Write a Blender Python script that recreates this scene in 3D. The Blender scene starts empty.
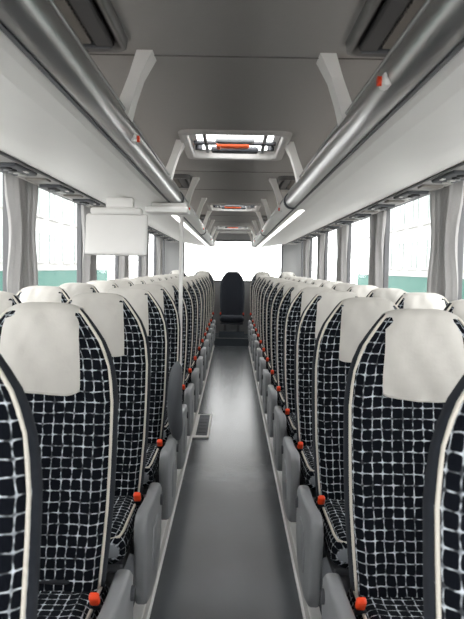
import bpy, bmesh, math, random
from mathutils import Vector, Matrix
random.seed(4)
scene = bpy.context.scene
scene.view_settings.view_transform = 'Standard'
scene.view_settings.look = 'None'
scene.view_settings.exposure = 0.0

# ------------------------------------------------------------------ materials
def mat(name, col, rough=0.5, metal=0.0, emit=None, es=0.0, noise=0.0, nscale=20.0, bump=0.0, bscale=200.0, spec=None):
    m = bpy.data.materials.new(name); m.use_nodes = True
    nt = m.node_tree; b = nt.nodes['Principled BSDF']
    b.inputs['Base Color'].default_value = (*col, 1)
    b.inputs['Roughness'].default_value = rough
    b.inputs['Metallic'].default_value = metal
    if spec is not None: b.inputs['Specular IOR Level'].default_value = spec
    if emit:
        b.inputs['Emission Color'].default_value = (*emit, 1)
        b.inputs['Emission Strength'].default_value = es
    tc = nt.nodes.new('ShaderNodeTexCoord')
    if noise > 0:
        n = nt.nodes.new('ShaderNodeTexNoise'); n.inputs['Scale'].default_value = nscale
        n.inputs['Detail'].default_value = 4
        nt.links.new(tc.outputs['Object'], n.inputs['Vector'])
        mx = nt.nodes.new('ShaderNodeMix'); mx.data_type = 'RGBA'
        mx.inputs['A'].default_value = (*[c*(1-noise) for c in col], 1)
        mx.inputs['B'].default_value = (*[min(1, c*(1+noise)) for c in col], 1)
        nt.links.new(n.outputs['Fac'], mx.inputs['Factor'])
        nt.links.new(mx.outputs['Result'], b.inputs['Base Color'])
    if bump > 0:
        n2 = nt.nodes.new('ShaderNodeTexNoise'); n2.inputs['Scale'].default_value = bscale
        nt.links.new(tc.outputs['Object'], n2.inputs['Vector'])
        bp = nt.nodes.new('ShaderNodeBump'); bp.inputs['Strength'].default_value = bump
        bp.inputs['Distance'].default_value = 0.002
        nt.links.new(n2.outputs['Fac'], bp.inputs['Height'])
        nt.links.new(bp.outputs['Normal'], b.inputs['Normal'])
    return m

def fabric_mat():
    m = bpy.data.materials.new('seat_fabric'); m.use_nodes = True
    nt = m.node_tree; b = nt.nodes['Principled BSDF']
    N = nt.nodes.new; L = nt.links.new
    tc = N('ShaderNodeTexCoord')
    nz = N('ShaderNodeTexNoise'); nz.inputs['Scale'].default_value = 24; nz.inputs['Detail'].default_value = 1
    L(tc.outputs['UV'], nz.inputs['Vector'])
    sub = N('ShaderNodeVectorMath'); sub.operation = 'SUBTRACT'; sub.inputs[1].default_value = (.5, .5, .5)
    L(nz.outputs['Color'], sub.inputs[0])
    scl = N('ShaderNodeVectorMath'); scl.operation = 'SCALE'; scl.inputs['Scale'].default_value = 0.008
    L(sub.outputs[0], scl.inputs[0])
    add = N('ShaderNodeVectorMath'); add.operation = 'ADD'
    L(tc.outputs['UV'], add.inputs[0]); L(scl.outputs[0], add.inputs[1])
    sep = N('ShaderNodeSeparateXYZ'); L(add.outputs[0], sep.inputs[0])
    def math_(op, a, bb=None, cc=None):
        n = N('ShaderNodeMath'); n.operation = op
        for i, v in enumerate((a, bb, cc)):
            if v is None: continue
            if isinstance(v, (int, float)): n.inputs[i].default_value = v
            else: L(v, n.inputs[i])
        return n.outputs[0]
    def edge(o, cell):
        f = math_('FRACT', math_('DIVIDE', o, cell))
        return math_('MULTIPLY', math_('ABSOLUTE', math_('SUBTRACT', f, 0.5)), 2.0)
    ex = edge(sep.outputs['X'], 0.0285); ey = edge(sep.outputs['Y'], 0.0305)
    d = math_('POWER', math_('ADD', math_('POWER', ex, 6.0), math_('POWER', ey, 6.0)), 1/6.0)
    mr = N('ShaderNodeMapRange'); mr.interpolation_type = 'SMOOTHSTEP'
    mr.inputs['From Min'].default_value = 0.85; mr.inputs['From Max'].default_value = 0.97
    L(d, mr.inputs['Value'])
    n2 = N('ShaderNodeTexNoise'); n2.inputs['Scale'].default_value = 60; n2.inputs['Detail'].default_value = 1
    L(tc.outputs['UV'], n2.inputs['Vector'])
    mr2 = N('ShaderNodeMapRange'); mr2.inputs['From Min'].default_value = 0.38; mr2.inputs['From Max'].default_value = 0.64
    mr2.inputs['To Min'].default_value = 0.08; mr2.inputs['To Max'].default_value = 1.0
    L(n2.outputs['Fac'], mr2.inputs['Value'])
    msk = math_('MULTIPLY', mr.outputs[0], mr2.outputs[0])
    mx = N('ShaderNodeMix'); mx.data_type = 'RGBA'
    mx.inputs['A'].default_value = (0.004, 0.005, 0.008, 1)
    mx.inputs['B'].default_value = (0.60, 0.64, 0.69, 1)
    L(msk, mx.inputs['Factor']); L(mx.outputs['Result'], b.inputs['Base Color'])
    b.inputs['Roughness'].default_value = 0.95
    b.inputs['Specular IOR Level'].default_value = 0.1
    return m

def glass_mat(name, tint=(1, 1, 1), gl=0.06):
    m = bpy.data.materials.new(name); m.use_nodes = True
    nt = m.node_tree; nt.nodes.clear()
    o = nt.nodes.new('ShaderNodeOutputMaterial'); mx = nt.nodes.new('ShaderNodeMixShader')
    t = nt.nodes.new('ShaderNodeBsdfTransparent'); g = nt.nodes.new('ShaderNodeBsdfGlossy')
    t.inputs['Color'].default_value = (*tint, 1); g.inputs['Roughness'].default_value = 0.02
    mx.inputs[0].default_value = gl
    nt.links.new(t.outputs[0], mx.inputs[1]); nt.links.new(g.outputs[0], mx.inputs[2]); nt.links.new(mx.outputs[0], o.inputs[0])
    return m

def cloth_mat(name, col, tr=0.35):
    m = bpy.data.materials.new(name); m.use_nodes = True
    nt = m.node_tree; nt.nodes.clear()
    o = nt.nodes.new('ShaderNodeOutputMaterial'); mx = nt.nodes.new('ShaderNodeMixShader')
    d = nt.nodes.new('ShaderNodeBsdfDiffuse'); t = nt.nodes.new('ShaderNodeBsdfTranslucent')
    wv = nt.nodes.new('ShaderNodeTexNoise'); wv.inputs['Scale'].default_value = 60
    cr = nt.nodes.new('ShaderNodeMix'); cr.data_type = 'RGBA'
    cr.inputs['A'].default_value = (*[c*.9 for c in col], 1); cr.inputs['B'].default_value = (*[c*1.1 for c in col], 1)
    nt.links.new(wv.outputs['Fac'], cr.inputs['Factor'])
    nt.links.new(cr.outputs['Result'], d.inputs['Color']); nt.links.new(cr.outputs['Result'], t.inputs['Color'])
    mx.inputs[0].default_value = tr
    nt.links.new(d.outputs[0], mx.inputs[1]); nt.links.new(t.outputs[0], mx.inputs[2]); nt.links.new(mx.outputs[0], o.inputs[0])
    return m

M = {
 'fabric': fabric_mat(),
 'piping': mat('cream_piping', (0.64, 0.60, 0.53), 0.6),
 'cover': mat('headrest_leatherette', (0.535, 0.51, 0.475), 0.55, bump=0.35, bscale=60, noise=0.09, nscale=12),
 'black': mat('black_plush', (0.012, 0.013, 0.018), 0.95, noise=0.3, nscale=60),
 'navy': mat('navy_plush', (0.014, 0.017, 0.025), 0.95, noise=0.3, nscale=60),
 'step': mat('step_carpet', (0.06, 0.072, 0.085), 0.9, noise=0.2, nscale=60),
 'shell': mat('dark_grey_plastic', (0.06, 0.062, 0.07), 0.5, noise=0.1),
 'arm': mat('grey_plastic', (0.25, 0.255, 0.265), 0.42, noise=0.04),
 'armdark': mat('armrest_rubber', (0.075, 0.08, 0.09), 0.6, noise=0.1),
 'metal': mat('brushed_steel', (0.45, 0.45, 0.46), 0.35, 1.0, noise=0.08, nscale=80),
 'red': mat('buckle_red', (0.85, 0.06, 0.01), 0.4, noise=0.05),
 'orange': mat('handle_orange', (0.85, 0.13, 0.04), 0.4, noise=0.05),
 'floor': mat('vinyl_floor', (0.082, 0.089, 0.098), 0.27, noise=0.16, nscale=3.0, bump=0.2, bscale=60, spec=0.8),
 'platform': mat('platform_carpet', (0.10, 0.105, 0.115), 0.9, noise=0.2, nscale=90),
 'nosing': mat('aluminium_nosing', (0.78, 0.77, 0.76), 0.4, 0.1, noise=0.05),
 'ceiling': mat('ceiling_fabric', (0.405, 0.39, 0.372), 0.9, noise=0.03, nscale=40, bump=0.15, bscale=400),
 'seam': mat('ceiling_seam', (0.20, 0.19, 0.18), 0.8),
 'rack': mat('rack_laminate', (0.84, 0.82, 0.79), 0.5, noise=0.02, nscale=5),
 'rail': mat('anodised_rail', (0.38, 0.375, 0.37), 0.30, 0.8, noise=0.04, nscale=6),
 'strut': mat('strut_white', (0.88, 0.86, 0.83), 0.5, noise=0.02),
 'psu': mat('service_panel_grey', (0.30, 0.29, 0.28), 0.5, noise=0.05),
 'dark': mat('dark_grille', (0.03, 0.03, 0.032), 0.6, noise=0.1),
 'grilleframe': mat('grille_frame', (0.11, 0.107, 0.104), 0.4, noise=0.05),
 'taupe': mat('grille_slats', (0.22, 0.20, 0.18), 0.5, noise=0.05),
 'wall': mat('side_wall_lining', (0.34, 0.34, 0.34), 0.8, noise=0.05, nscale=40),
 'frame': mat('window_rubber', (0.10, 0.10, 0.105), 0.6, noise=0.05),
 'header': mat('header_trim_grey', (0.58, 0.56, 0.54), 0.6, noise=0.03),
 'curtain': cloth_mat('curtain_cloth', (0.46, 0.445, 0.44), .33),
 'white': mat('white_plastic', (0.80, 0.78, 0.76), 0.4, noise=0.02),
 'glass': glass_mat('window_glass', (0.985, 0.99, 0.985), 0.04),
 'screen': mat('screen_black', (0.02, 0.02, 0.025), 0.15),
 'asphalt': mat('asphalt', (0.40, 0.395, 0.39), 0.9, noise=0.1, nscale=2),
 'facade': mat('facade_plaster', (0.42, 0.415, 0.405), 0.9, noise=0.03, nscale=1),
 'teal': mat('facade_teal', (0.008, 0.085, 0.065), 0.7, noise=0.05, nscale=1),
 'bglass': mat('facade_window', (0.145, 0.19, 0.18), 0.3, noise=0.2, nscale=0.6),
 'lens': mat('lamp_lens', (0.55, 0.54, 0.52), 0.3, noise=.02),
 'railglow': mat('led_strip', (0.9, 0.9, 0.88), 0.3, emit=(1, 0.97, 0.93), es=4.0, noise=0.01),  # emission of the added strip that imitates the far rail's glow
 'cove': mat('added_ceiling_fill', (0.9, 0.9, 0.88), 0.3, emit=(1, 0.96, 0.92), es=2.2, noise=0.01),  # emission of an added, hidden fill for the ceiling
}

# ------------------------------------------------------------------ mesh builder
class MB:
    def __init__(s):
        s.bm = bmesh.new(); s.uv = s.bm.loops.layers.uv.new('UVMap'); s.mats = []
    def mi(s, k):
        if k not in s.mats: s.mats.append(k)
        return s.mats.index(k)
    def face(s, vs, k, smooth=False, uvs=None):
        try: f = s.bm.faces.new(vs)
        except ValueError: return
        f.material_index = s.mi(k); f.smooth = smooth
        if uvs:
            for l, u in zip(f.loops, uvs): l[s.uv].uv = u
        return f
    def quad(s, pts, k):
        s.face([s.bm.verts.new(p) for p in pts], k)
    def loft(s, rings, k, closed=True, cap0=True, cap1=True, smooth=True, kf=None):
        V = [[s.bm.verts.new(p) for p in r] for r in rings]
        n = len(rings[0]); ref = rings[len(rings)//2]
        us = [0.0]
        for i in range(n): us.append(us[-1] + (Vector(ref[(i+1) % n]) - Vector(ref[i])).length)
        vs = [0.0]
        for j in range(1, len(rings)):
            c0 = sum((Vector(p) for p in rings[j-1]), Vector())/n; c1 = sum((Vector(p) for p in rings[j]), Vector())/n
            vs.append(vs[-1] + (c1-c0).length)
        for j in range(len(rings)-1):
            for i in range(n if closed else n-1):
                a = (i+1) % n
                s.face([V[j][i], V[j][a], V[j+1][a], V[j+1][i]], kf(i, j) if kf else k, smooth,
                       [(us[i], vs[j]), (us[i+1], vs[j]), (us[i+1], vs[j+1]), (us[i], vs[j+1])])
        if closed and cap0: s.face(list(reversed(V[0])), k, smooth)
        if closed and cap1: s.face(V[-1], k, smooth)
    def tube(s, pts, r, k, n=8):
        pts = [Vector(p) for p in pts]; rings = []; prev = None
        for i, p in enumerate(pts):
            a = pts[max(i-1, 0)]; b = pts[min(i+1, len(pts)-1)]
            t = (b-a).normalized()
            u = t.orthogonal().normalized() if prev is None else (prev - t*prev.dot(t)).normalized()
            prev = u; w = t.cross(u)
            rings.append([p + (u*math.cos(2*math.pi*q/n) + w*math.sin(2*math.pi*q/n))*r for q in range(n)])
        s.loft(rings, k)
    def box(s, c, d, k, r=0.0, rot=None, seg=2):
        t = bmesh.new(); bmesh.ops.create_cube(t, size=1)
        bmesh.ops.scale(t, vec=d, verts=t.verts)
        if r > 0: bmesh.ops.bevel(t, geom=list(t.edges), offset=min(r, min(d)*0.49), segments=seg, affect='EDGES', profile=0.5)
        if rot: bmesh.ops.rotate(t, cent=(0, 0, 0), matrix=rot, verts=t.verts)
        bmesh.ops.translate(t, vec=c, verts=t.verts)
        mp = {v: s.bm.verts.new(v.co) for v in t.verts}
        for f in t.faces: s.face([mp[v] for v in f.verts], k, False)
        t.free()
    def cyl(s, c, r, h, k, axis='Z', n=20, r2=None):
        r2 = r if r2 is None else r2; rings = []
        for hh, rr in ((-h/2, r), (h/2, r2)):
            ring = []
            for q in range(n):
                a = 2*math.pi*q/n; x, y = math.cos(a)*rr, math.sin(a)*rr
                p = {'Z': (x, y, hh), 'Y': (x, hh, y), 'X': (hh, x, y)}[axis]
                ring.append(Vector(c)+Vector(p))
            rings.append(ring)
        s.loft(rings, k, smooth=False)
    def slab(s, prof, x0, x1, k, b=0.01):
        cy = sum(p[0] for p in prof)/len(prof); cz = sum(p[1] for p in prof)/len(prof)
        sg = 1 if x1 > x0 else -1; rings = []
        for x, sh in ((x0, 1), (x0+sg*b*.35, .3), (x0+sg*b, 0), (x1-sg*b, 0), (x1-sg*b*.35, .3), (x1, 1)):
            ring = []
            for y, z in prof:
                v = Vector((y-cy, z-cz)); l = v.length
                v = v*(1 - sh*b/l) if l > 0 else v
                ring.append((x, cy+v.x, cz+v.y))
            rings.append(ring)
        s.loft(rings, k, smooth=True)
    def mesh(s, name):
        bmesh.ops.recalc_face_normals(s.bm, faces=list(s.bm.faces))
        me = bpy.data.meshes.new(name); s.bm.to_mesh(me); s.bm.free()
        for k in s.mats: me.materials.append(M[k])
        return me
    def obj(s, name, loc=(0, 0, 0)):
        return place(s.mesh(name), name, loc)

def place(me, name, loc=(0, 0, 0), rz=0, parent=None):
    o = bpy.data.objects.new(name, me); scene.collection.objects.link(o)
    o.location = loc; o.rotation_euler[2] = rz
    if parent: o.parent = parent
    return o
def empty(name, loc=(0, 0, 0)):
    e = bpy.data.objects.new(name, None); scene.collection.objects.link(e); e.location = loc
    e.empty_display_size = 0.1; return e

def interp(tab, z):
    for (a, va), (b, vb) in zip(tab, tab[1:]):
        if z <= b:
            t = (z-a)/(b-a) if b > a else 0
            return va+(vb-va)*max(0, min(1, t))
    return tab[-1][1]

# ------------------------------------------------------------------ seat
WT = [(0.28, .196), (.45, .212), (.6, .222), (.75, .225), (.88, .224), (.95, .216), (1.0, .203), (1.05, .180), (1.09, .152), (1.125, .124), (1.145, .104), (1.153, .085)]
HT = [(0.28, .060), (.6, .062), (.9, .052), (1.05, .045), (1.125, .040), (1.145, .028), (1.153, .012)]
def yc(z): return 0.05 + (z-.7)*.16
def fy(x, z):
    w, h = interp(WT, z), interp(HT, z)
    q = min(1, abs(x)/w)
    base = h*(1-q**4)**(1/2.5)
    bol = 0.016*math.exp(-((q-0.80)/0.14)**2) if z < .98 else 0
    return yc(z) - base - bol
D = -.085   # cushion height offset

def build_seat(aisle=0, cover=True, arm_up=False, plain=False, var=0):
    m = MB(); fab = 'navy' if plain else 'fabric'
    zs = [.28, .34, .42, .5, .58, .66, .74, .82, .88, .93, .97, 1.01, 1.05, 1.08, 1.105, 1.125, 1.14, 1.149, 1.153]
    n = 48; rings = []
    for z in zs:
        w, h = interp(WT, z), interp(HT, z); r = []
        for q in range(n):
            a = 2*math.pi*q/n + math.pi/2
            c, sn = math.cos(a), math.sin(a)
            x = w*math.copysign(abs(c)**.5, c); y = h*math.copysign(abs(sn)**.8, sn)
            if y < 0 and z < .98:
                qq = abs(x)/w; y -= 0.016*math.exp(-((qq-0.80)/0.14)**2)
            r.append((x, yc(z)+y, z))
        rings.append(r)
    def kf(i, j):
        a = 2*math.pi*(i+.5)/n + math.pi/2
        # the pattern panel is the front face; sides and rear edge are plain plush
        return fab if (math.sin(a) < 0 and abs(math.cos(a))**.5 < .97) else 'navy'
    m.loft(rings, fab, kf=kf)
    if not plain:
        pz = [.34, .42, .5, .6, .7, .8, .88, .94, .98, 1.02, 1.05, 1.08, 1.105, 1.125, 1.14]
        left = [(-interp(WT, z)*.945, fy(interp(WT, z)*.945, z)-.002, z) for z in pz]
        top = [(x, yc(1.15)-.026, 1.152) for x in (-.06, 0, .06)]
        pts = left + top + [(-p[0], p[1], p[2]) for p in reversed(left)]
        m.tube(pts, .0046, 'piping', n=6)
    rs = []
    for z in [.30, .5, .7, .9, 1.0, 1.06]:
        w = interp(WT, z)*.93; h = interp(HT, z)
        rs.append([(x*w, yc(z)+h*.6 + (.032 if abs(x) < .9 else .0), z) for x in (-1, -.85, 0, .85, 1)] + [(x*w, yc(z)+h*.3, z) for x in (1, 0, -1)])
    m.loft(rs, 'shell')
    m.box((0, yc(.6)+.08, .60), (.30, .02, .22), 'black', .008)
    if cover:
        path = []
        for z in [.903, .907, .93, .965, 1.0, 1.03, 1.06, 1.09, 1.12, 1.14]: path.append(('f', z))
        path += [('t', 0), ('t', 1), ('t', 2)]
        for z in [1.14, 1.10, 1.04, .98]: path.append(('b', z))
        grid = []; ns = 22
        for pi_, (ty, z) in enumerate(path):
            row = []
            for q in range(ns+1):
                sx = -1 + 2*q/ns
                if ty == 't':
                    x = sx*.104; y = yc(1.15) + (-.030, 0, .030)[z]; zz = 1.158 + (0, .003, 0)[z] - .016*abs(sx)**4
                else:
                    cw = .122 if z < .95 else .122 - (z-.95)*.08
                    x = sx*min(cw, interp(WT, z)*1.04)
                    xx = min(abs(x), interp(WT, z)*.93)
                    zz = z - (.012*abs(sx)**4 if z > 1.1 else 0)
                    bulge = .006 + .010*(1-sx**4)*math.sin(math.pi*min(1, max(0, (z-.89)/.265)))
                    if z < .92: bulge = .004
                    bulge += .0028*math.sin(x*62+z*34+var*2) + .0018*math.sin(x*120-z*60+var)
                    if ty == 'f': y = fy(xx, z) - bulge
                    else: y = 2*yc(z) - fy(xx*.9, z) + .034
                    if z < .92 and ty == 'f': zz = z + .012*abs(sx)**6 + .004*math.sin(sx*3+var*2)
                row.append((x, y, zz))
            grid.append(row)
        m.loft(grid, 'cover', closed=False)
        m.tube([(p[0], p[1]-.001, p[2]) for p in grid[1]], .0020, 'cover', n=5)
    rings = []
    for y, sw, sh in [(-.475, .90, .35), (-.470, .94, .62), (-.455, .975, .85), (-.43, 1, .98), (-.3, 1, 1), (-.15, 1, 1), (.0, 1, .98), (.04, .98, .9)]:
        r = []
        for q in range(32):
            a = 2*math.pi*q/32 - math.pi/2; c, sn = math.cos(a), math.sin(a)
            x = .212*sw*math.copysign(abs(c)**.5, c); z = .062*sh*math.copysign(abs(sn)**.7, sn)
            if z > 0: z += .012*math.exp(-((abs(x)/.212-.8)/.15)**2)
            r.append((x, y, .405+D+z-.02*(y+.475)))
        rings.append(r)
    m.loft(rings, fab)
    if not plain:
        cz = lambda y: .462+D-.02*(y+.475)
        cp = [(-.197, y, cz(y)) for y in (-.02, -.15, -.3, -.42)] + [(-.188, -.452, .452+D), (-.15, -.468, .447+D), (0, -.472, .446+D), (.15, -.468, .447+D), (.188, -.452, .452+D)] + [(.197, y, cz(y)) for y in (-.42, -.3, -.15, -.02)]
        m.tube(cp, .005, 'piping', n=6)
    m.box((0, -.21, .335+D), (.40, .46, .035), 'shell', .012)
    for sx in (-.12, .12):
        m.slab([(-.36, 0.004), (-.30, .0), (-.06, .0), (.0, .004), (-.03, .03), (-.10, .06), (-.12, .235), (-.27, .235), (-.25, .06), (-.34, .03)], sx-.02, sx+.02, 'metal', .006)
    m.box((0, -.18, .225), (.36, .06, .03), 'metal', .008)
    for sx in (-1, 1):
        x = sx*.206
        m.tube([(x, -.02, .37+D), (x, -.08, .42+D), (x, -.135, .455+D)], .009, 'shell', n=6)
        R = Matrix.Rotation(math.radians(35), 3, 'X')
        m.box((x, -.160, .487+D), (.027, .022, .040), 'red', .007, rot=R)
        m.box((x, -.148, .465+D), (.028, .023, .020), 'black', .004, rot=R)
    m.tube([(.19, .0, .42+D), (.16, -.03, .475+D), (.10, -.06, .482+D), (0, -.05, .478+D)], .007, 'black', n=6)
    if aisle:
        xa = aisle*.232; xb = aisle*.276
        prof = [(-.385, .20), (-.41, .25), (-.425, .36), (-.435, .46), (-.43, .50), (-.405, .522), (-.34, .525), (-.22, .51), (-.08, .50), (.02, .50), (.065, .47), (.075, .40), (.06, .28), (.01, .20), (-.12, .165), (-.28, .17)]
        prof = [(y, z-.100) for y, z in prof]
        m.slab(prof, xa, xb, 'arm', .012)
        m.slab([(y, z-.095) for y, z in [(-.24, .25), (-.26, .33), (-.22, .40), (-.10, .41), (-.05, .35), (-.07, .26), (-.15, .23)]], xb-aisle*.002, xb+aisle*.004, 'arm', .003)
        m.cyl((xb+aisle*.004, .02, .33), .022, .012, 'shell', 'X', 16)
        m.box((aisle*.215, -.15, .25), (.04, .25, .05), 'shell', .01)
        if arm_up:
            rg = []
            for t in range(17):
                u = t/16; z = .385 + .41*u; y = -.02 - .05*math.sin(u*math.pi*.9) - .02*u
                wd = .042*(math.sin(math.pi*.5*min(1, (u+.03)/.3))**.5 if u < .3 else (1-((u-.3)/.705)**5)**.5)
                rg.append([(aisle*(.282-.012*math.sin(u*3)) + math.cos(a)*wd*.9, y + math.sin(a)*wd*1.3, z) for a in [2*math.pi*k/16 for k in range(16)]])
            m.loft(rg, 'armdark')
    return m.mesh('coach_seat')

mesh_L = [build_seat(+1, var=v) for v in (0, 1.3)]; mesh_R = [build_seat(-1, var=v) for v in (.7, 2.1)]; mesh_W = build_seat(0)
mesh_Lup = build_seat(+1, arm_up=True); mesh_plain = build_seat(0, cover=False, plain=True)
PITCH = .785; Y0 = 1.075; PZ = .08
for k in range(14):
    y = Y0 + PITCH*k
    yr = y - (.035 if k == 0 else .0)
    place(mesh_Lup if k == 3 else mesh_L[k % 2], 'coach_seat', (-.552, y, PZ))
    place(mesh_R[k % 2], 'coach_seat', (.556, yr, PZ))
    place(mesh_W, 'coach_seat', (-1.004, y, PZ))
    place(mesh_W, 'coach_seat', (1.008, yr, PZ))
for x in (-1.0, -.54, .54, 1.0): place(mesh_W, 'coach_seat', (x, 12.1, .142))
place(mesh_plain, 'coach_seat', (0, 12.1, .142))

# ------------------------------------------------------------------ shell
YF, YB = -2.0, 12.5; XW = 1.26
m = MB(); m.box((0, (YF+YB)/2, -.03), (2.6, YB-YF, .06), 'floor'); m.obj('floor')
for sgn, nm in ((-1, 'left'), (1, 'right')):
    m = MB(); a, b = YF+.01, 11.6
    m.box((sgn*(.315+1.25)/2, (a+b)/2, .038), (1.25-.315, b-a, .076), 'platform')
    m.box((sgn*.312, (a+b)/2, .038), (.014, b-a, .076), 'header')
    m.box((sgn*.328, (a+b)/2, .076), (.044, b-a, .008), 'nosing', .003)
    m.box((sgn*.307, (a+b)/2, .006), (.022, b-a, .012), 'nosing', .003)
    m.obj('seat_platform_'+nm)
m = MB(); m.box((0, 12.05, .07), (2.5, .88, .14), 'step', .004); m.box((0, 11.61, .137), (2.5, .02, .008), 'arm', .003)
m.box((0, 11.63, .20), (.44, .02, .115), 'step', .005)
m.obj('rear_bench_step')

HX = .255; hatches = [(3.21, 3.95), (6.74, 7.48), (10.18, 10.92)]
m = MB(); CZ = 2.0
ys = [YF]
for a, b in hatches: ys += [a, b]
ys.append(YB)
for i in range(len(ys)-1):
    hole = i % 2 == 1
    for x0, x1 in ((-.9, -HX), (-HX, HX), (HX, .9)):
        if hole and x0 == -HX: continue
        m.quad([(x0, ys[i], CZ), (x1, ys[i], CZ), (x1, ys[i+1], CZ), (x0, ys[i+1], CZ)], 'ceiling')
for s_ in (-1, 1):
    pr = [(.9, 2.0), (1.0, 1.99), (1.1, 1.965), (1.2, 1.92), (XW, 1.88)]
    m.loft([[(s_*x, YF, z) for x, z in pr], [(s_*x, YB, z) for x, z in pr]], 'ceiling', closed=False)
m.obj('ceiling')
m = MB()
for yy in (-.7, .7, 2.1, 4.55, 5.6, 8.3, 9.4, 11.5):
    m.box((0, yy, CZ-.001), (1.8, .006, .004), 'seam')
m.obj('trim_1')

def rrect(hx, hy, r, cy, z, n=5):
    pts = []
    for cx, cyy, a0 in ((hx-r, hy-r, 0), (-hx+r, hy-r, 90), (-hx+r, -hy+r, 180), (hx-r, -hy+r, 270)):
        for q in range(n+1):
            a = math.radians(a0+90*q/n); pts.append((cx+r*math.cos(a), cy+cyy+r*math.sin(a), z))
    return pts
for a, b in hatches:
    cy = 0; hy = (b-a)/2; m = MB()
    m.loft([rrect(HX+.02, hy+.02, .07, cy, CZ-.001), rrect(HX+.016, hy+.016, .065, cy, CZ-.018), rrect(HX-.018, hy-.018, .05, cy, CZ-.018),
            rrect(HX-.022, hy-.022, .05, cy, CZ-.01), rrect(HX-.022, hy-.022, .05, cy, CZ+.035), rrect(HX+.05, hy+.05, .05, cy, CZ+.04)], 'header', cap0=False, cap1=False)
    m.loft([rrect(HX-.022, hy-.022, .05, cy, CZ+.030), rrect(HX-.055, hy-.060, .04, cy, CZ+.030)], 'white', cap0=False, cap1=False)
    m.loft([rrect(HX+.0, hy+.0, .05, cy, CZ+.036), rrect(HX-.1, hy-.1, .04, cy, CZ+.036)], 'glass', cap0=False, cap1=True)
    m.box((0, .05, CZ+.018), (2*HX-.07, .04, .018), 'shell', .006)
    m.box((-.155, .0, CZ+.02), (.02, 2*hy-.08, .016), 'arm', .005)
    m.box((.155, .0, CZ+.02), (.02, 2*hy-.08, .016), 'arm', .005)
    m.box((0, -.10, CZ+.004), (.20, .06, .03), 'arm', .012)
    m.box((0, .17, CZ+.004), (.26, .08, .03), 'armdark', .012)
    m.box((0, -.02, CZ-.008), (.15, .045, .028), 'orange', .01)
    m.box((-.085, .02, CZ-.004), (.025, .10, .022), 'orange', .008)
    for sx in (-.2, .2):
        m.box((sx, -.25, CZ+.02), (.04, .08, .02), 'arm', .008)
        m.cyl((sx, .2, CZ+.02), .02, .025, 'shell')
    m.obj('roof_hatch', (0, (a+b)/2, 0))

for sx in (-1, 1):
    for yc0 in (1.53, 5.0, 8.5):
        m = MB(); L2 = .47
        if yc0 > 2: L2 = .3
        m.loft([rrect(.12, L2, .05, 0, -.001), rrect(.117, L2-.003, .05, 0, -.028), rrect(.100, L2-.020, .04, 0, -.030), rrect(.096, L2-.024, .04, 0, -.010)], 'grilleframe', cap0=False, cap1=True)
        yy = -L2+.06
        while yy < L2-.06:
            m.box((.030*sx, yy, -.018), (.100, .010, .014), 'taupe', rot=Matrix.Rotation(.5, 3, 'X'))
            yy += .026
        m.box((.030*sx, 0, -.0105), (.11, 2*L2-.09, .004), 'dark')
        m.box((-.055*sx, 0, -.018), (.055, 2*L2-.09, .018), 'dark', .008)
        m.box((0, L2-.045, -.02), (.15, .022, .02), 'armdark', .006)
        m.obj('ceiling_air_grille', (sx*.43, yc0, CZ))

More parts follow.
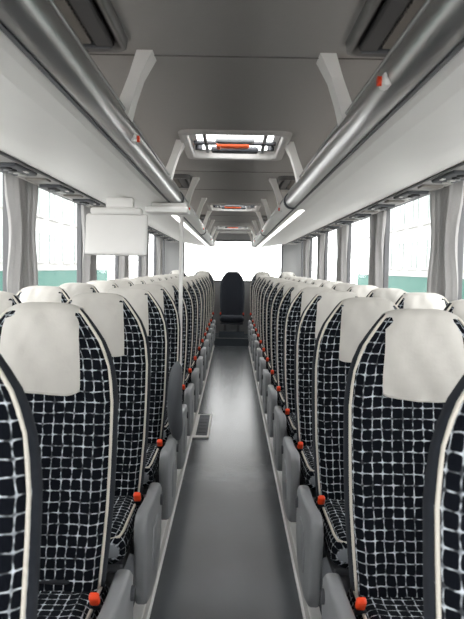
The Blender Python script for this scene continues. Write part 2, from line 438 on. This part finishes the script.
# luggage racks
RC = (.362, 1.777); RR = .045
for sgn, nm in ((-1, 'left'), (1, 'right')):
    par = empty('luggage_rack', (0, 0, 0))
    m = MB(); y0, y1 = -1.2, 12.2
    pr = [(.372, 1.745), (.385, 1.733), (.41, 1.728), (.47, 1.731), (.60, 1.75), (.75, 1.775), (.90, 1.805), (.97, 1.812), (1.10, 1.815), (1.13, 1.83), (1.16, 1.84), (1.16, 1.846), (.97, 1.83), (.75, 1.795), (.5, 1.765), (.40, 1.755)]
    m.loft([[(sgn*x, y0, z) for x, z in pr], [(sgn*x, y1, z) for x, z in pr]], 'rack', smooth=False)
    place(m.mesh('shelf'), 'shelf', parent=par)
    m = MB()
    for ya, yb, km in ((y0, 4.2, 'rail'), (4.2, y1, 'strut')):  # far section painted white to imitate light glowing on the rail
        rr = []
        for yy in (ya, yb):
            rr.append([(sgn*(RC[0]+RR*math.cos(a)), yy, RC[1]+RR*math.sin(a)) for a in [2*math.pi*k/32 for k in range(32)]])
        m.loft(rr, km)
    m.tube([(sgn*.338, y0, 1.824), (sgn*.338, y1, 1.824)], .007, 'rail', n=8)
    m.box((sgn*.378, (y0+y1)/2, 1.733), (.010, y1-y0, .008), 'shell')
    for yy in (4.2, 7.7, 11.2):
        ring = [[(sgn*(RC[0]+r*math.cos(a)), yy+dy, RC[1]+r*math.sin(a)) for a in [2*math.pi*k/32 for k in range(32)]] for dy, r in ((-.03, .046), (-.028, .052), (.028, .052), (.03, .046))]
        m.loft(ring, 'shell')
    place(m.mesh('rail'), 'rail', parent=par)
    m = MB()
    m.box((sgn*.46, 5.6, 1.773), (.03, 12.6, .012), 'cove', .003)  # added glowing strip, hidden behind the rail, to brighten the ceiling
    m.box((sgn*.432, 8.2, 1.726), (.034, 7.8, .006), 'railglow', .002)  # added glowing strip standing in for the bright glow along the far rail
    place(m.mesh('added_glow_strips'), 'added_glow_strips', parent=par)
    m = MB(); yy = 2.1-1.4*2
    while yy < 12:
        pts = [(.348, 1.805), (.330, 1.86), (.305, 1.93), (.275, 1.999)]
        rings = []
        for (x, z), t, hw in zip(pts, (.024, .020, .018, .024), (.046, .042, .042, .052)):
            rings.append([(sgn*(x-t), yy-hw, z), (sgn*(x+t), yy-hw, z), (sgn*(x+t), yy+hw, z), (sgn*(x-t), yy+hw, z)])
        m.loft(rings, 'strut', smooth=False)
        yy += 1.4
    place(m.mesh('struts'), 'struts', parent=par)
    m = MB()
    m.box((sgn*1.035, (y0+y1)/2, 1.809), (.15, y1-y0, .012), 'psu', .004)
    m.box((sgn*.955, (y0+y1)/2, 1.805), (.012, y1-y0, .014), 'frame', .003)
    m.box((sgn*1.118, (y0+y1)/2, 1.812), (.012, y1-y0, .018), 'header', .003)
    place(m.mesh('service_channel'), 'service_channel', parent=par)
    m = MB()
    for k in range(-1, 14):
        yc1 = Y0+PITCH*k - .25
        m.box((sgn*1.035, yc1, 1.799), (.125, .34, .022), 'armdark', .01)
        for dy in (-.11, -.045):
            m.cyl((sgn*1.035, yc1+dy, 1.786), .026, .012, 'dark', r2=.028)
            m.cyl((sgn*1.035, yc1+dy, 1.780), .012, .01, 'arm')
        for dy in (.05, .12):
            m.cyl((sgn*1.035, yc1+dy, 1.788), .020, .01, 'lens')
        m.box((sgn*.985, yc1+.02, 1.788), (.016, .05, .006), 'white', .002)
        m.box((sgn*1.035, yc1+.39, 1.799), (.11, .10, .016), 'taupe', .006)
    place(m.mesh('reading_light_units'), 'reading_light_units', parent=par)
    m = MB()
    for yy in ((1.47, 4.6, 7.2, 9.8) if sgn > 0 else (2.17, 4.7, 7.0, 9.6)):
        c = Vector((sgn*(RC[0]-.040), yy, 1.758))
        m.box(c, (.020, .055, .03), 'white', .008)
        m.cyl(c+Vector((-sgn*.012, 0, 0)), .0105, .012, 'red', 'X', 16)
    place(m.mesh('call_buttons'), 'call_buttons', parent=par)

pill = [-1.55, .25, 2.05, 3.85, 5.65, 7.45, 9.25, 11.05]
WB, WTOP = .92, 1.885
for sgn, nm in ((-1, 'left'), (1, 'right')):
    m = MB(); X = sgn*(XW+.02)
    m.box((X, (YF+YB)/2, WB/2), (.04, YB-YF, WB), 'wall')
    m.box((X, (YF+YB)/2, (WTOP+2.02)/2), (.04, YB-YF, 2.02-WTOP), 'wall')
    for p in pill + [YF+.05, YB-.1]:
        m.box((X, p, (WB+WTOP)/2), (.04, .08, WTOP-WB), 'wall')
    m.obj('wall_'+nm)
    edges = [YF+.05]+pill+[YB-.1]
    for i in range(len(edges)-1):
        a, b = edges[i]+.04, edges[i+1]-.04
        m = MB(); c = (a+b)/2
        m.box((X, c, WB+.012), (.042, b-a, .024), 'frame', .004); m.box((X, c, WTOP-.012), (.042, b-a, .024), 'frame', .004)
        m.box((X, a+.009, (WB+WTOP)/2), (.042, .018, WTOP-WB-.048), 'frame', .004); m.box((X, b-.009, (WB+WTOP)/2), (.042, .018, WTOP-WB-.048), 'frame', .004)
        m.box((X, c, (WB+WTOP)/2), (.006, b-a-.03, WTOP-WB-.04), 'glass')
        m.obj('window_%d' % (i+1+(10 if sgn > 0 else 0)))
    m = MB(); m.tube([(sgn*1.225, YF+.1, 1.853), (sgn*1.225, YB-.1, 1.853)], .009, 'metal'); m.obj('curtain_rail')
    for i, p in enumerate(pill):
        if p < 0: continue
        m = MB(); rows = []; W_ = .21 if i % 2 else .17
        for j in range(13):
            u = j/12; z = 1.843 - u*.70; row = []
            sq = 1 - .28*math.sin(min(1, u*1.15)*math.pi)**2 * (1 if u > .3 else u/.3)
            for q in range(73):
                t = -1+2*q/72
                ph = t*15 + .35*math.sin(u*3+i)
                x = sgn*(1.208 - .028*math.sin(ph)*(1-.2*u) - .008*math.sin(2.3*ph+u*2))
                row.append((x, p + t*W_*sq + .008*math.cos(ph)+.02*u, z))
            rows.append(row)
        m.loft(rows, 'curtain', closed=False)
        m.obj('curtain')

m = MB(); Yb = YB+.02
m.box((0, Yb, .55), (2.6, .04, 1.10), 'wall'); m.box((0, Yb, 1.95), (2.6, .04, .14), 'wall')
for s_ in (-1, 1): m.box((s_*1.10, Yb, 1.49), (.36, .04, .78), 'wall')
m.obj('wall_back')
m = MB(); m.box((0, Yb, 1.49), (1.84, .006, .78), 'glass')
m.box((0, Yb, 1.115), (1.86, .05, .03), 'frame', .004); m.box((0, Yb, 1.865), (1.86, .05, .03), 'frame', .004)
for s_ in (-1, 1): m.box((s_*.915, Yb, 1.49), (.03, .05, .76), 'frame', .004)
m.obj('window_rear')
m = MB(); m.box((0, YF-.02, .3), (2.6, .04, .6), 'wall'); m.box((0, YF-.02, 1.98), (2.6, .04, .08), 'wall')
for s_ in (-1, 1): m.box((s_*1.24, YF-.02, 1.27), (.1, .04, 1.34), 'wall')
m.obj('wall_front')
m = MB(); m.box((0, YF-.02, 1.27), (2.38, .006, 1.34), 'glass'); m.obj('window_windscreen')

m = MB()
R8 = Matrix.Rotation(math.radians(-8), 3, 'X')
m.box((-.680, 3.92, 1.535), (.36, .035, .245), 'white', .014, rot=R8)
m.box((-.680, 3.945, 1.535), (.31, .012, .19), 'screen', .004, rot=R8)
m.box((-.680, 3.93, 1.670), (.30, .08, .04), 'white', .015)
m.box((-.66, 3.93, 1.718), (.16, .07, .06), 'white', .01)
m.obj('folding_monitor')
m = MB(); m.box((-.385, 3.95, 1.680), (.25, .22, .035), 'white', .012); m.box((-.38, 3.99, 1.710), (.20, .16, .03), 'header', .006)
m.obj('rack_end_console')
m = MB(); m.tube([(-.335, 4.35, 1.72), (-.335, 4.35, 1.3), (-.335, 4.35, .62), (-.33, 4.33, .5), (-.33, 4.33, .08)], .013, 'white', n=12)
m.cyl((-.335, 4.35, 1.712), .028, .03, 'shell'); m.cyl((-.33, 4.33, .088), .03, .016, 'shell')
m.obj('grab_pole')
m = MB(); m.box((-.232, 5.65, .008), (.13, .82, .016), 'white', .005); m.box((-.228, 5.65, .017), (.090, .74, .006), 'armdark', .002)
for q in range(6): m.box((-.228, 5.36+q*.115, .021), (.07, .01, .004), 'shell')
m.obj('floor_heater_grille')

# ------------------------------------------------------------------ exterior
m = MB(); m.box((0, 10, -1.35), (160, 160, .1), 'asphalt'); m.obj('ground')
def building(cx, cy, length, face):
    m = MB(); H = 7
    m.box((cx, cy, -1.3+H/2), (6, length, H), 'facade')
    fx = cx+face*3.0
    m.box((fx+face*.03, cy, .70), (.06, length, .8), 'teal')
    m.box((fx+face*.05, cy, 1.15), (.1, length, .08), 'facade')
    n = int(length/2.6)
    for k in range(n):
        yy = cy-length/2+1.3+k*2.6
        for zz in (2.2, 4.3):
            m.box((fx+face*.02, yy, zz), (.05, 1.7, 1.3), 'bglass')
            m.box((fx+face*.06, yy, zz), (.05, .08, 1.3), 'facade'); m.box((fx+face*.06, yy, zz-.7), (.16, 1.9, .08), 'facade')
        m.box((fx+face*.02, yy, -.5), (.05, 1.5, 1.2), 'bglass')
    return m.obj('building')
building(-12, 22, 52, 1); building(12, 22, 52, -1)

# ------------------------------------------------------------------ light, camera
w = bpy.data.worlds.new('World'); scene.world = w; w.use_nodes = True
bg = w.node_tree.nodes['Background']; bg.inputs['Color'].default_value = (0.985, 0.99, 0.99, 1); bg.inputs['Strength'].default_value = 7.2

cam = bpy.data.cameras.new('camera'); co = bpy.data.objects.new('camera', cam); scene.collection.objects.link(co)
cam.sensor_fit = 'VERTICAL'; cam.sensor_height = 24; cam.lens = 670/619*24
co.matrix_world = Matrix.Translation((0, 0, 1.35)) @ Matrix.Rotation(math.radians(90-3.5), 4, 'X') @ Matrix.Rotation(math.radians(1.0), 4, 'Z')
cam.clip_start = .02
cam.dof.use_dof = True; cam.dof.focus_distance = 3.2; cam.dof.aperture_fstop = 5.6
scene.camera = co
